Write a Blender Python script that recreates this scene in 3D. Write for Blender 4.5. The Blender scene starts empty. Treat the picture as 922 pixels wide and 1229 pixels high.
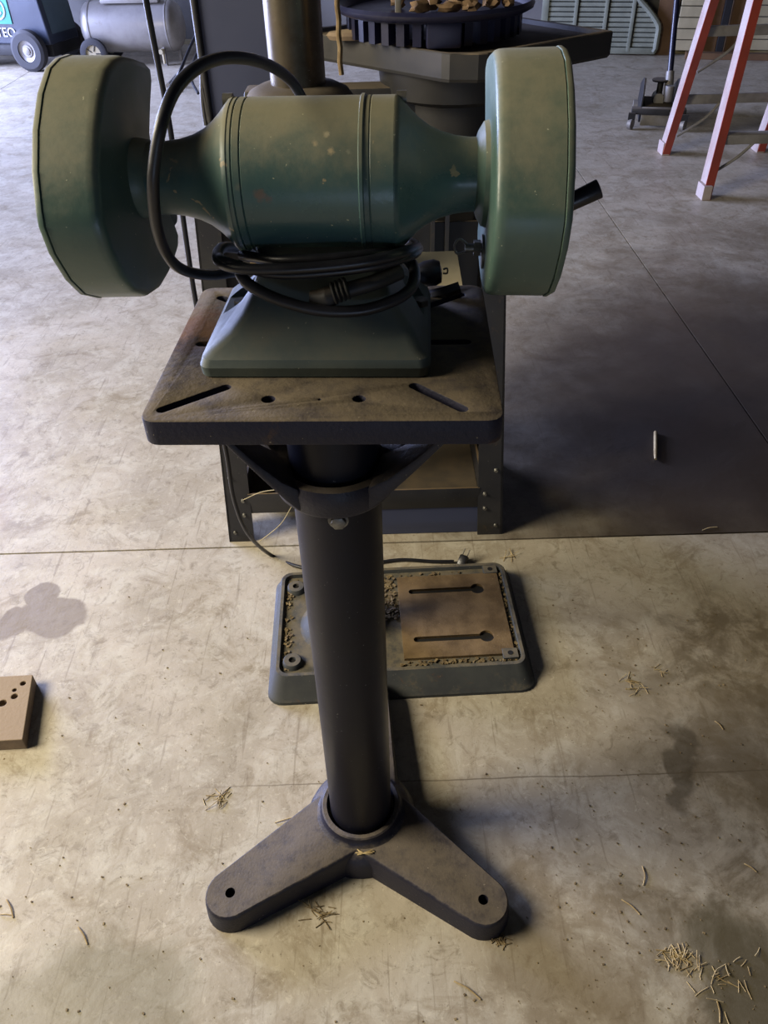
import bpy, bmesh, math, random
from mathutils import Vector, Matrix
R = math.radians
SC = bpy.context.scene
COL = SC.collection

# ------------------------------------------------------------------ camera, world, lights, exposure
IW, IH = 922, 1229
FOC, TILT, CAMH = 950.0, R(39.2), 1.38
ROLL = math.atan2(34, 1178)
_f = Vector((0, math.cos(TILT), -math.sin(TILT)))
_r0 = Vector((1, 0, 0)); _u0 = _r0.cross(_f)
_u = _u0 * math.cos(ROLL) + _r0 * math.sin(ROLL)
_r = _r0 * math.cos(ROLL) - _u0 * math.sin(ROLL)
cam_d = bpy.data.cameras.new('camera'); cam = bpy.data.objects.new('camera', cam_d); COL.objects.link(cam)
cam.matrix_world = Matrix(((_r.x, _u.x, -_f.x, 0), (_r.y, _u.y, -_f.y, 0), (_r.z, _u.z, -_f.z, CAMH), (0, 0, 0, 1)))
cam_d.sensor_fit = 'VERTICAL'; cam_d.sensor_height = 24.0; cam_d.lens = FOC / IH * 24.0
cam_d.clip_start = 0.02; cam_d.clip_end = 100
SC.camera = cam

def at(x, y, Y):            # point at depth Y seen at photograph pixel x, y
    d = _f + _r * ((x - 461) / FOC) - _u * ((y - 614.5) / FOC)
    return Vector((0, 0, CAMH)) + d * (Y / d.y)
def fl(x, y, z=0.0):        # point on the level z
    d = _f + _r * ((x - 461) / FOC) - _u * ((y - 614.5) / FOC)
    return Vector((0, 0, CAMH)) + d * ((z - CAMH) / d.z)

W = bpy.data.worlds.new('World'); SC.world = W; W.use_nodes = True
W.node_tree.nodes['Background'].inputs[0].default_value = (0.75, 0.80, 1.0, 1)
W.node_tree.nodes['Background'].inputs[1].default_value = 0.02

def area(name, loc, target, sx, sy, power, color):
    d = bpy.data.lights.new(name, 'AREA'); d.shape = 'RECTANGLE'; d.size = sx; d.size_y = sy
    d.energy = power; d.color = color
    o = bpy.data.objects.new(name, d); COL.objects.link(o); o.location = loc
    o.rotation_euler = (Vector(target) - Vector(loc)).to_track_quat('-Z', 'Y').to_euler()
    return o
area('daylight_left_door', (-6.5, 6.6, 1.8), (-0.3, 4.2, 0.1), 4.0, 3.0, 1750, (0.50, 0.58, 1.0))
area('shop_lamp', (-2.8, 0.7, 2.3), (-0.3, 0.9, 0.0), 1.3, 1.3, 165, (1.0, 0.89, 0.69))
area('rear_door_daylight', (0.3, -2.8, 0.32), (0, 1.0, 0.9), 1.6, 0.34, 10, (0.52, 0.68, 1.0))

SC.view_settings.view_transform = 'Standard'; SC.view_settings.look = 'None'
SC.view_settings.gamma = 1.0; SC.view_settings.use_curve_mapping = False
SC.view_settings.exposure = 0.13

# ------------------------------------------------------------------ materials
def s2l(c):
    return tuple(((v / 255) / 12.92 if v <= 10 else (((v / 255) + 0.055) / 1.055) ** 2.4) for v in c)
class NT:
    def __init__(s, name):
        s.m = bpy.data.materials.new(name); s.m.use_nodes = True
        s.t = s.m.node_tree; s.b = s.t.nodes['Principled BSDF']
        s.geo = s.n('ShaderNodeNewGeometry'); s.tc = s.n('ShaderNodeTexCoord')
    def n(s, t, **k):
        o = s.t.nodes.new(t)
        for a, v in k.items(): setattr(o, a, v)
        return o
    def l(s, a, b): s.t.links.new(a, b)
    def noise(s, scale, detail=4, rough=0.55, src=None, dist=0.0):
        o = s.n('ShaderNodeTexNoise'); o.inputs['Scale'].default_value = scale; o.inputs['Detail'].default_value = detail
        o.inputs['Roughness'].default_value = rough; o.inputs['Distortion'].default_value = dist
        s.l(src if src else s.tc.outputs['Object'], o.inputs['Vector']); return o.outputs['Fac']
    def ramp(s, x, a, b, lo=0.0, hi=1.0, smooth=True):
        o = s.n('ShaderNodeMapRange'); o.interpolation_type = 'SMOOTHSTEP' if smooth else 'LINEAR'
        s.l(x, o.inputs['Value'])
        for k, v in zip(('From Min', 'From Max', 'To Min', 'To Max'), (a, b, lo, hi)): o.inputs[k].default_value = v
        return o.outputs['Result']
    def math(s, op, a, b=None, clamp=False):
        o = s.n('ShaderNodeMath', operation=op); o.use_clamp = clamp
        for i, v in enumerate((a, b)):
            if v is None: continue
            if isinstance(v, (int, float)): o.inputs[i].default_value = v
            else: s.l(v, o.inputs[i])
        return o.outputs[0]
    def mix(s, fac, a, b, mode='MIX'):
        o = s.n('ShaderNodeMix', data_type='RGBA', blend_type=mode)
        if isinstance(fac, (int, float)): o.inputs[0].default_value = fac
        else: s.l(fac, o.inputs[0])
        for i, v in ((6, a), (7, b)):
            if isinstance(v, tuple): o.inputs[i].default_value = (*v[:3], 1)
            else: s.l(v, o.inputs[i])
        return o.outputs[2]
    def bump(s, h, strength=0.3, dist=0.002):
        o = s.n('ShaderNodeBump'); o.inputs['Strength'].default_value = strength; o.inputs['Distance'].default_value = dist
        s.l(h, o.inputs['Height']); s.l(o.outputs[0], s.b.inputs['Normal'])

def metal_paint(name, base, base2, dust=None, dust_lo=0.35, dust_hi=0.95, dust_amt=0.9, rough=0.42, nscale=9, speck=None, metallic=0.0, bump=0.15, chips=None, rust=None, spec=0.5):
    t = NT(name)
    n1 = t.noise(nscale, 6, 0.6)
    c = t.mix(t.ramp(n1, 0.35, 0.68), s2l(base), s2l(base2))
    r = t.ramp(n1, 0.3, 0.75, rough - 0.07, rough + 0.12)
    if rust:
        n5 = t.noise(nscale * 1.7, 7, 0.7, dist=0.6)
        c = t.mix(t.ramp(n5, 0.60, 0.72, 0, 0.75), c, s2l(rust))
    if chips:
        n4 = t.noise(38, 4, 0.6, dist=0.3)
        c = t.mix(t.ramp(n4, 0.675, 0.69), c, s2l(chips))
    if dust:
        sep = t.n('ShaderNodeSeparateXYZ'); t.l(t.geo.outputs['Normal'], sep.inputs[0])
        n2 = t.noise(nscale * 2.5, 8, 0.7)
        up = t.math('ADD', sep.outputs['Z'], t.ramp(n2, 0.2, 0.8, -0.28, 0.28))
        f = t.math('MULTIPLY', t.ramp(up, dust_lo, dust_hi), dust_amt)
        c = t.mix(f, c, s2l(dust))
        r = t.math('ADD', r, t.math('MULTIPLY', f, 0.35), True)
    if speck:
        n3 = t.noise(210, 2, 0.5)
        c = t.mix(t.ramp(n3, 0.735, 0.76, 0, 0.6), c, s2l(speck))
    t.l(c, t.b.inputs['Base Color']); t.l(r, t.b.inputs['Roughness'])
    t.b.inputs['Metallic'].default_value = metallic; t.b.inputs['Specular IOR Level'].default_value = spec
    t.bump(t.noise(nscale * 14, 4, 0.6), bump, 0.0015)
    return t.m

M = {}
M['green'] = metal_paint('green_paint', (62, 90, 90), (76, 98, 92), dust=(136, 130, 104), dust_lo=0.05, dust_hi=1.05, dust_amt=0.85, rough=0.30, speck=(190, 190, 160), chips=(150, 138, 110))
M['green_guard'] = metal_paint('green_guard_paint', (66, 90, 84), (86, 104, 90), dust=(132, 128, 104), dust_lo=0.18, dust_hi=1.0, dust_amt=0.85, rough=0.40, speck=(200, 200, 170), nscale=7)
M['grey_green'] = metal_paint('grey_green_casting', (68, 78, 77), (80, 88, 83), dust=(104, 100, 86), dust_lo=0.45, dust_hi=1.2, dust_amt=0.7, rough=0.6, speck=(170, 165, 145))
M['plate'] = metal_paint('dusty_plate', (24, 24, 42), (31, 31, 48), dust=(104, 93, 76), dust_lo=0.45, dust_hi=1.15, dust_amt=1.0, rough=0.55, spec=0.3, rust=(70, 50, 34), speck=(150, 140, 115), bump=0.5, nscale=13)
def plate_patch(m, c, rad, col, na=0.16, ns=30):
    nt = m.node_tree; b = nt.nodes['Principled BSDF']; src = b.inputs['Base Color'].links[0].from_socket
    tc = nt.nodes.new('ShaderNodeTexCoord'); no = nt.nodes.new('ShaderNodeTexNoise'); no.inputs['Scale'].default_value = ns; no.inputs['Detail'].default_value = 8; no.inputs['Roughness'].default_value = 0.75
    nt.links.new(tc.outputs['Object'], no.inputs['Vector'])
    d = nt.nodes.new('ShaderNodeVectorMath'); d.operation = 'DISTANCE'; nt.links.new(tc.outputs['Object'], d.inputs[0]); d.inputs[1].default_value = c
    a = nt.nodes.new('ShaderNodeMath'); a.operation = 'MULTIPLY_ADD'; nt.links.new(no.outputs['Fac'], a.inputs[0]); a.inputs[1].default_value = na; nt.links.new(d.outputs['Value'], a.inputs[2])
    r = nt.nodes.new('ShaderNodeMapRange'); nt.links.new(a.outputs[0], r.inputs['Value']); r.inputs['From Min'].default_value = rad + na * 0.38; r.inputs['From Max'].default_value = rad + na * 0.62; r.inputs['To Min'].default_value = 0.8; r.inputs['To Max'].default_value = 0
    x = nt.nodes.new('ShaderNodeMix'); x.data_type = 'RGBA'; nt.links.new(r.outputs[0], x.inputs[0]); nt.links.new(src, x.inputs[6]); x.inputs[7].default_value = (*s2l(col), 1)
    nt.links.new(x.outputs[2], b.inputs['Base Color'])
plate_patch(M['plate'], (-0.155, 0.075, 0.965), 0.055, (92, 60, 30))
plate_patch(M['plate'], (-0.150, 0.02, 0.965), 0.035, (34, 28, 26))
M['column'] = metal_paint('black_column', (19, 19, 28), (26, 26, 35), rough=0.42, spec=0.22, speck=(110, 108, 110), nscale=5, bump=0.08)
M['basecast'] = metal_paint('black_base_casting', (26, 26, 40), (36, 35, 46), dust=(102, 93, 82), dust_lo=0.45, dust_hi=1.15, dust_amt=0.95, rough=0.5, spec=0.35, speck=(150, 140, 125), bump=0.45, nscale=16)
M['shelf'] = metal_paint('brown_dusty_shelf', (62, 54, 42), (78, 66, 48), rough=0.85, nscale=14)
M['rubber'] = metal_paint('black_rubber', (22, 22, 26), (32, 32, 38), rough=0.38, nscale=20, bump=0.1)
M['dark'] = metal_paint('dark_steel', (26, 26, 28), (38, 37, 36), dust=(92, 82, 68), dust_lo=0.5, dust_hi=0.95, rough=0.55)
M['standm'] = metal_paint('stand_steel', (34, 34, 38), (46, 45, 45), dust=(110, 92, 66), dust_lo=0.6, dust_hi=0.95, rough=0.5, speck=(130, 125, 115), rust=(84, 66, 48))
M['slate'] = metal_paint('slate_panel', (58, 64, 90), (62, 68, 94), rough=0.6, nscale=3)
M['steel'] = metal_paint('worn_steel', (120, 112, 98), (82, 72, 60), rough=0.34, metallic=0.85, nscale=11, rust=(88, 70, 48), speck=(190, 180, 160))
M['bolt'] = metal_paint('bolt_metal', (130, 128, 120), (90, 88, 84), rough=0.4, metallic=0.6, nscale=60)
M['rustpad'] = metal_paint('brown_rusted_pad', (92, 74, 48), (124, 102, 68), rough=0.6, nscale=17, metallic=0.0, bump=0.4, speck=(170, 150, 115))
M['pressbase'] = metal_paint('press_base_grey', (56, 58, 60), (70, 72, 70), dust=(112, 103, 84), dust_lo=0.75, dust_hi=1.15, rough=0.68, spec=0.3, rust=(96, 68, 44), speck=(170, 165, 145))
M['black'] = metal_paint('deep_black', (12, 11, 11), (18, 16, 15), rough=0.8)
M['cream'] = metal_paint('cream_card', (186, 176, 146), (170, 158, 128), rough=0.8)
M['orange'] = metal_paint('orange_fibreglass', (156, 66, 52), (132, 58, 48), rough=0.5, speck=(220, 190, 180), nscale=4)
M['railface'] = metal_paint('daylit_rail_face', (176, 164, 158), (158, 138, 130), rough=0.6, nscale=6)  # pale rail tone with daylight from the left painted in
M['alu'] = metal_paint('aluminium', (150, 146, 138), (122, 118, 112), rough=0.5, metallic=0.4)
M['navy'] = metal_paint('navy_enamel', (34, 42, 58), (42, 50, 66), rough=0.35, nscale=2)
M['tealgrey'] = metal_paint('teal_grey_panel', (84, 104, 112), (74, 92, 102), rough=0.45, nscale=2)
M['teal'] = metal_paint('teal_badge', (28, 132, 122), (30, 124, 116), rough=0.5)
M['white'] = metal_paint('white_paint', (205, 208, 205), (190, 192, 190), rough=0.5)
M['tyre'] = metal_paint('tyre_rubber', (46, 46, 50), (58, 57, 58), rough=0.75)
M['tank'] = metal_paint('silver_tank', (158, 154, 150), (134, 130, 126), rough=0.38, metallic=0.25, nscale=4, rust=(128, 116, 102))
M['mat'] = metal_paint('grey_green_plastic', (118, 122, 108), (132, 136, 120), rough=0.6)
M['brownwood'] = metal_paint('brown_board', (112, 84, 54), (92, 66, 42), rough=0.75, nscale=3)
M['creamwood'] = metal_paint('cream_board', (176, 164, 130), (150, 140, 110), rough=0.75, nscale=3)
M['wall'] = metal_paint('grey_wall', (112, 110, 106), (96, 94, 92), rough=0.8, nscale=1.5)
M['wallpale'] = metal_paint('pale_wall', (150, 146, 136), (136, 132, 124), rough=0.8, nscale=1.5)
M['straw'] = metal_paint('straw', (186, 166, 120), (140, 118, 76), rough=0.8, nscale=30)
M['debris'] = metal_paint('debris', (96, 80, 54), (140, 122, 86), rough=0.9, nscale=50)
M['bluering'] = metal_paint('blue_black_plastic', (26, 28, 52), (36, 38, 62), rough=0.4)
M['tabletop'] = metal_paint('dusty_table', (42, 42, 42), (54, 52, 50), dust=(112, 100, 84), dust_lo=0.6, dust_hi=0.95, rough=0.5)
M['rock'] = metal_paint('rusty_scrap', (132, 106, 76), (84, 66, 48), rough=0.8, nscale=25)
M['ropem'] = metal_paint('rope_fibre', (138, 118, 88), (110, 92, 66), rough=0.9, nscale=60)
M['bluehandle'] = metal_paint('blue_black_handle', (16, 18, 38), (22, 24, 46), rough=0.3)
M['abrasive'] = metal_paint('abrasive_grit', (120, 116, 110), (98, 94, 90), rough=0.9, nscale=60)
M['dustcast'] = metal_paint('dusty_casting', (78, 70, 58), (98, 88, 70), rough=0.8, nscale=14)
M['brick'] = metal_paint('brown_block', (136, 118, 96), (112, 96, 80), rough=0.8, dust=(150, 132, 108), nscale=12, bump=0.5)

def floor_material():
    t = NT('concrete_floor')
    P = t.geo.outputs['Position']
    def nz(scale, detail=6, rough=0.6, dist=0.0): return t.noise(scale, detail, rough, P, dist)
    base = t.mix(t.ramp(nz(2.2, 8, 0.65, 0.8), 0.30, 0.70), s2l((158, 148, 128)), s2l((186, 176, 156)))
    base = t.mix(t.ramp(nz(9, 8, 0.7, 1.2), 0.44, 0.64, 0, 0.6), base, s2l((196, 190, 172)))
    base = t.mix(t.ramp(nz(5.0, 7, 0.72, 1.6), 0.50, 0.66, 0, 0.6), base, s2l((132, 117, 90)))
    base = t.mix(t.ramp(nz(26, 6, 0.8, 1.0), 0.50, 0.68, 0, 0.6), base, s2l((122, 110, 88)))
    base = t.mix(t.ramp(nz(60, 5, 0.8, 0.5), 0.55, 0.68, 0, 0.55), base, s2l((204, 196, 174)))
    base = t.mix(t.ramp(nz(150, 3, 0.6), 0.64, 0.72, 0, 0.6), base, s2l((92, 80, 62)))
    # scratches
    sc = t.n('ShaderNodeMapping'); sc.inputs['Scale'].default_value = (90, 5, 1); sc.inputs['Rotation'].default_value = (0, 0, 0.5); t.l(P, sc.inputs[0])
    base = t.mix(t.ramp(t.noise(1.0, 3, 0.6, sc.outputs[0], 0.4), 0.60, 0.70, 0, 0.4), base, s2l((116, 102, 80)))
    # warp for outlines of stains and painted shade
    wn = t.n('ShaderNodeTexNoise'); wn.inputs['Scale'].default_value = 7.0; wn.inputs['Detail'].default_value = 5; t.l(P, wn.inputs['Vector'])
    w1 = t.n('ShaderNodeVectorMath', operation='SUBTRACT'); t.l(wn.outputs['Color'], w1.inputs[0]); w1.inputs[1].default_value = (0.5, 0.5, 0.5)
    def mask(c, rx, ry, e0, e1, amt, warp):
        ws = t.n('ShaderNodeVectorMath', operation='SCALE'); t.l(w1.outputs[0], ws.inputs[0]); ws.inputs['Scale'].default_value = warp
        a = t.n('ShaderNodeVectorMath', operation='ADD'); t.l(P, a.inputs[0]); t.l(ws.outputs[0], a.inputs[1])
        b = t.n('ShaderNodeVectorMath', operation='SUBTRACT'); t.l(a.outputs[0], b.inputs[0]); b.inputs[1].default_value = (c[0], c[1], 0)
        d = t.n('ShaderNodeVectorMath', operation='DIVIDE'); t.l(b.outputs[0], d.inputs[0]); d.inputs[1].default_value = (rx, ry, 10)
        ln = t.n('ShaderNodeVectorMath', operation='LENGTH'); t.l(d.outputs[0], ln.inputs[0])
        return t.ramp(ln.outputs['Value'], e0, e1, amt, 0)
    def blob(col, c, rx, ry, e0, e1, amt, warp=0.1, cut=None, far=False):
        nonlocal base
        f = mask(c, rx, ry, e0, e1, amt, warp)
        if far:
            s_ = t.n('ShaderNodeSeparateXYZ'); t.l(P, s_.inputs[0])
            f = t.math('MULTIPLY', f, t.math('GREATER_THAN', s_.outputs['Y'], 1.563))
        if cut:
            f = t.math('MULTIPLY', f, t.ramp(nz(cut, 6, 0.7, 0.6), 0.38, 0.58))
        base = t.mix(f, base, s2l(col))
    spots = [mask(c, r, r2, 0.85, 1.0, 0.75, 0.10) for c, r, r2 in (((-0.80, 1.33), 0.085, 0.085), ((-0.885, 1.31), 0.05, 0.05), ((-0.845, 1.41), 0.042, 0.055))]
    base = t.mix(t.math('MAXIMUM', t.math('MAXIMUM', spots[0], spots[1]), spots[2]), base, s2l((118, 104, 82)))
    blob((80, 68, 54), (1.35, 2.2), 1.35, 1.2, 0.4, 1.2, 0.97, 0.5, far=True)  # slab stain with the stand's cast shadow painted in
    blob((46, 38, 30), (0.90, 1.85), 0.95, 0.75, 0.2, 1.1, 0.85, 0.4, far=True)  # darker core of the painted shadow and slab stain
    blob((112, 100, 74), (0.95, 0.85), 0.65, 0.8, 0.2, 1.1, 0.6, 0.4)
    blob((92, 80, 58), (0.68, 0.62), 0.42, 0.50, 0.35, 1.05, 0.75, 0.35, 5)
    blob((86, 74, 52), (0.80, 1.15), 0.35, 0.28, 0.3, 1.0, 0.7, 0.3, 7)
    blob((70, 66, 48), (0.56, 0.50), 0.10, 0.14, 0.5, 1.0, 0.6, 0.2)
    blob((62, 54, 38), (0.56, 0.86), 0.035, 0.10, 0.5, 1.0, 0.6, 0.25)
    blob((104, 98, 70), (-0.50, 0.50), 0.22, 0.14, 0.5, 1.0, 0.55, 0.25)
    blob((120, 106, 84), (0.25, 0.52), 0.16, 0.30, 0.5, 1.0, 0.6, 0.3, 6)
    blob((136, 110, 78), (-1.15, 1.75), 0.12, 0.2, 0.3, 1.0, 0.5, 0.3)
    blob((92, 76, 52), (1.55, 3.3), 1.0, 0.9, 0.3, 1.0, 0.45, 0.8, 2)
    # fine shrinkage crack
    sp = t.n('ShaderNodeSeparateXYZ'); t.l(P, sp.inputs[0])
    cy = t.math('ADD', sp.outputs['Y'], t.math('MULTIPLY', t.math('SUBTRACT', nz(3, 4), 0.5), 0.02))
    cd = t.math('ABSOLUTE', t.math('SUBTRACT', cy, 0.862))
    base = t.mix(t.math('MULTIPLY', t.ramp(cd, 0.0006, 0.0022, 0.65, 0), t.ramp(sp.outputs['X'], -0.5, -0.1)), base, s2l((92, 80, 60)))
    rough = t.ramp(nz(4, 6, 0.6, 0.5), 0.3, 0.7, 0.36, 0.6)
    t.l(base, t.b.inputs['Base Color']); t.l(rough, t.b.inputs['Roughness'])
    t.bump(t.math('ADD', nz(40, 6, 0.7), t.math('MULTIPLY', nz(6, 5, 0.6), 1.5)), 0.25, 0.003)
    return t.m
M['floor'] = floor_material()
M['joint'] = metal_paint('joint_dirt', (58, 48, 36), (70, 58, 42), rough=0.95)

# ------------------------------------------------------------------ mesh helpers
def finish(name, bm, mat, parent=None, smooth=True, angle=38, bevel=0.0, bseg=2):
    if bevel > 0:
        bmesh.ops.remove_doubles(bm, verts=bm.verts, dist=1e-6)
        es = [e for e in bm.edges if len(e.link_faces) == 2 and e.calc_face_angle(0) > R(32)]
        bmesh.ops.bevel(bm, geom=es, offset=bevel, segments=bseg, profile=0.5, affect='EDGES', clamp_overlap=True)
    bmesh.ops.recalc_face_normals(bm, faces=bm.faces)
    me = bpy.data.meshes.new(name); bm.to_mesh(me); bm.free()
    me.materials.append(M[mat] if isinstance(mat, str) else mat)
    if smooth:
        me.polygons.foreach_set('use_smooth', [True] * len(me.polygons))
        me.set_sharp_from_angle(angle=R(angle))
    o = bpy.data.objects.new(name, me); COL.objects.link(o)
    if parent: o.parent = parent
    return o
def new(): return bmesh.new()
def box(bm, x0, x1, y0, y1, z0, z1, mat=None):
    v = [bm.verts.new((x, y, z)) for z in (z0, z1) for y in (y0, y1) for x in (x0, x1)]
    if mat:
        for p in v: p.co = mat @ p.co
    for f in ((0, 2, 3, 1), (4, 5, 7, 6), (0, 1, 5, 4), (2, 6, 7, 3), (0, 4, 6, 2), (1, 3, 7, 5)): bm.faces.new([v[i] for i in f])
    return v
def basis(d):
    d = d.normalized(); a = Vector((0, 0, 1)) if abs(d.z) < 0.9 else Vector((1, 0, 0))
    s = d.cross(a).normalized(); return s, s.cross(d).normalized()
def rings(bm, rs, caps=True):
    for a, b in zip(rs, rs[1:]):
        n = len(a)
        for i in range(n): bm.faces.new((a[i], a[(i + 1) % n], b[(i + 1) % n], b[i]))
    if caps: bm.faces.new(rs[0][::-1]); bm.faces.new(rs[-1])
def lathe(bm, prof, org=(0, 0, 0), axis=(0, 0, 1), n=32, caps=True):     # prof: (distance along axis, radius)
    org = Vector(org); ax = Vector(axis).normalized(); s, t = basis(ax); rs = []
    for a, r in prof:
        rs.append([bm.verts.new(org + ax * a + (s * math.cos(2 * math.pi * i / n) + t * math.sin(2 * math.pi * i / n)) * r) for i in range(n)])
    rings(bm, rs, caps)
def cyl(bm, a, b, r, r2=None, n=20):
    a = Vector(a); b = Vector(b); lathe(bm, [(0, r), ((b - a).length, r if r2 is None else r2)], a, b - a, n)
def spline(pts, sub=6):
    P = [Vector(p) for p in pts]; out = []
    for i in range(len(P) - 1):
        p0 = P[max(i - 1, 0)]; p1 = P[i]; p2 = P[i + 1]; p3 = P[min(i + 2, len(P) - 1)]
        for k in range(sub):
            t = k / sub
            out.append(0.5 * ((2 * p1) + (p2 - p0) * t + (2 * p0 - 5 * p1 + 4 * p2 - p3) * t * t + (3 * p1 - p0 - 3 * p2 + p3) * t ** 3))
    out.append(P[-1]); return out
def tube(bm, pts, r, n=10, sub=6, closed=False):
    P = spline(pts, sub) if sub > 1 else [Vector(p) for p in pts]
    rs = []; d0 = (P[1] - P[0]).normalized(); s, _ = basis(d0)
    for i, p in enumerate(P):
        d = (P[min(i + 1, len(P) - 1)] - P[max(i - 1, 0)]).normalized()
        s = (s - d * s.dot(d)).normalized(); t = d.cross(s)
        rr = r(i / (len(P) - 1)) if callable(r) else r
        rs.append([bm.verts.new(p + (s * math.cos(2 * math.pi * k / n) + t * math.sin(2 * math.pi * k / n)) * rr) for k in range(n)])
    rings(bm, rs)
def prism(bm, outline, h0, h1, plane='xy', mat=None):
    def P(a, b, h): return Vector((a, b, h)) if plane == 'xy' else (Vector((h, a, b)) if plane == 'yz' else Vector((a, h, b)))
    lo = [bm.verts.new(P(a, b, h0)) for a, b in outline]; hi = [bm.verts.new(P(a, b, h1)) for a, b in outline]
    if mat:
        for v in lo + hi: v.co = mat @ v.co
    rings(bm, [lo, hi])
def rrect(w, d, r, n=5, cx=0, cy=0):
    out = []
    for sx, sy, a0 in ((1, 1, 0), (-1, 1, 90), (-1, -1, 180), (1, -1, 270)):
        for i in range(n + 1):
            a = R(a0 + 90 * i / n); out.append((cx + sx * (w / 2 - r) + r * math.cos(a), cy + sy * (d / 2 - r) + r * math.sin(a)))
    return out
def slot_outline(p, q, r, n=6):
    p = Vector(p); q = Vector(q); a0 = math.atan2(q.y - p.y, q.x - p.x); out = []
    for c, s in ((q, -90), (p, 90)):
        for i in range(n + 1):
            a = a0 + R(s + 180 * i / n); out.append((c.x + r * math.cos(a), c.y + r * math.sin(a)))
    return out
def cut(bm, cbm):                     # boolean difference, returns a new bmesh
    bmesh.ops.recalc_face_normals(bm, faces=bm.faces); bmesh.ops.recalc_face_normals(cbm, faces=cbm.faces)
    ma = bpy.data.meshes.new('t'); bm.to_mesh(ma); bm.free(); mb = bpy.data.meshes.new('t'); cbm.to_mesh(mb); cbm.free()
    a = bpy.data.objects.new('t', ma); b = bpy.data.objects.new('t', mb); COL.objects.link(a); COL.objects.link(b)
    md = a.modifiers.new('b', 'BOOLEAN'); md.operation = 'DIFFERENCE'; md.object = b; md.solver = 'EXACT'; md.use_self = True
    dg = bpy.context.evaluated_depsgraph_get(); ev = a.evaluated_get(dg); me = bpy.data.meshes.new_from_object(ev)
    out = bmesh.new(); out.from_mesh(me)
    bpy.data.objects.remove(a); bpy.data.objects.remove(b)
    return out
def thing(name, label, cat, loc=(0, 0, 0), rz=0.0, group=None):
    o = bpy.data.objects.new(name, None); COL.objects.link(o); o.empty_display_size = 0.05
    o.location = loc; o.rotation_euler = (0, 0, rz); tag(o, label, cat, group); return o
def tag(o, label, cat, group=None, kind=None):
    o['label'] = label; o['category'] = cat
    if group: o['group'] = group
    if kind: o['kind'] = kind
    return o
def local(o, p):
    return Matrix.Rotation(-o.rotation_euler.z, 4, 'Z') @ (Vector(p) - Vector(o.location))
def hexhead(bm, p, d, r=0.008, h=0.006):
    cyl(bm, p, Vector(p) + Vector(d).normalized() * h, r, n=6)

# ------------------------------------------------------------------ the setting: floor slabs, back wall
fo = finish('floor', (lambda b: (box(b, -9, 9, -5, 13, -0.14, -0.012), b)[1])(new()), 'joint', smooth=False)
fo['kind'] = 'structure'
G = 0.0028
xs = [-9, -3.12, 1.17, 5.4, 9]; ys = [-5, 1.563, 5.85, 10.2, 13]
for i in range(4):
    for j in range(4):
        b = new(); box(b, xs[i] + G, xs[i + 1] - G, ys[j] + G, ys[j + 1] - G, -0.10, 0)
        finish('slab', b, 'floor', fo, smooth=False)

WA = Vector((-3.16, 9.85, 0)); WB = Vector((3.3, 8.15, 0)); wd = (WB - WA).normalized(); wang = math.atan2(wd.y, wd.x)
wc = (WA + WB) / 2
WM = Matrix.Translation(wc) @ Matrix.Rotation(wang, 4, 'Z')        # local x along the wall, -y towards the camera
b = new(); box(b, -8, 8, 0.05, 0.25, 0, 3.2, WM)
wall = finish('wall_back', b, 'wall', smooth=False); wall['kind'] = 'structure'
for k in range(8):
    b = new(); box(b, -8, 8, 0.0, 0.048, 0.02 + k * 0.40, 0.405 + k * 0.40, WM)
    finish('wall_panel', b, 'wallpale' if k % 2 else 'wall', wall, smooth=False, bevel=0.006)
b = new(); box(b, -8, 8, -0.10, -0.002, 0, 0.035, WM)
bs = finish('baseboard_back', b, 'creamwood', smooth=False); bs['kind'] = 'structure'

# ------------------------------------------------------------------ grinder pedestal
PX, PY = -0.057, 0.774
ped = thing('grinder_pedestal', 'black column pedestal with square slotted dusty top plate and splayed feet', 'pedestal', (PX, PY, 0))
def foot_bm(ang, L=0.262, w0=0.068, w1=0.043):
    # tapered casting: wide and tall at the hub, low and rounded at the tip
    b = new(); secs = []
    n = 14
    outline = []
    outline.append((0.0, -w0)); outline.append((0.05, -w0 * 0.97))
    for i in range(n + 1):
        a = R(-90 + 180 * i / n); outline.append((L + w1 * math.cos(a), w1 * math.sin(a)))
    outline.append((0.05, w0 * 0.97)); outline.append((0.0, w0))
    def ztop(x): return 0.062 - 0.016 * min(max(x / (L + w1), 0), 1)
    def ring(s, zf):
        out = []
        for x, y in outline:
            out.append(b.verts.new((x if x < 0.06 else L + (x - L) * s if x > L else x, y * s, zf(x))))
        return out
    rs = [ring(1.05, lambda x: 0.0), ring(1.0, lambda x: ztop(x) - 0.008), ring(0.965, lambda x: ztop(x) - 0.002), ring(0.92, lambda x: ztop(x))]
    rings(b, rs)
    c = new(); cyl(c, (L, 0, -0.02), (L, 0, 0.1), 0.0085, n=18)
    c2 = new(); b = cut(b, c)
    m = Matrix.Rotation(ang, 4, 'Z')
    for v in b.verts: v.co = m @ v.co
    return b
for a in (-147.2, -39.2, 87.0):
    f_ = finish('foot', foot_bm(R(a)), 'basecast', ped)
    b = new(); m = Matrix.Rotation(R(a), 4, 'Z')
    p = m @ Vector((0.262, 0, 0.0455))
    lathe(b, [(0, 0.0095), (0.0016, 0.0105), (0.0016, 0.0215), (0, 0.023)], p, n=28, caps=False)
    finish('bolt_boss', b, 'basecast', f_)
b = new()
lathe(b, [(0.0, 0.102), (0.030, 0.100), (0.046, 0.094), (0.056, 0.084), (0.061, 0.075), (0.068, 0.0715), (0.0745, 0.0705), (0.0765, 0.068), (0.0765, 0.0615), (0.074, 0.0595), (0.055, 0.0590)], n=48)
finish('hub', b, 'basecast', ped)
b = new(); lathe(b, [(0.055, 0.0545), (0.30, 0.0545), (0.6, 0.0545), (0.937, 0.0545)], n=56)
finish('column', b, 'column', ped, angle=60)
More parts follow.
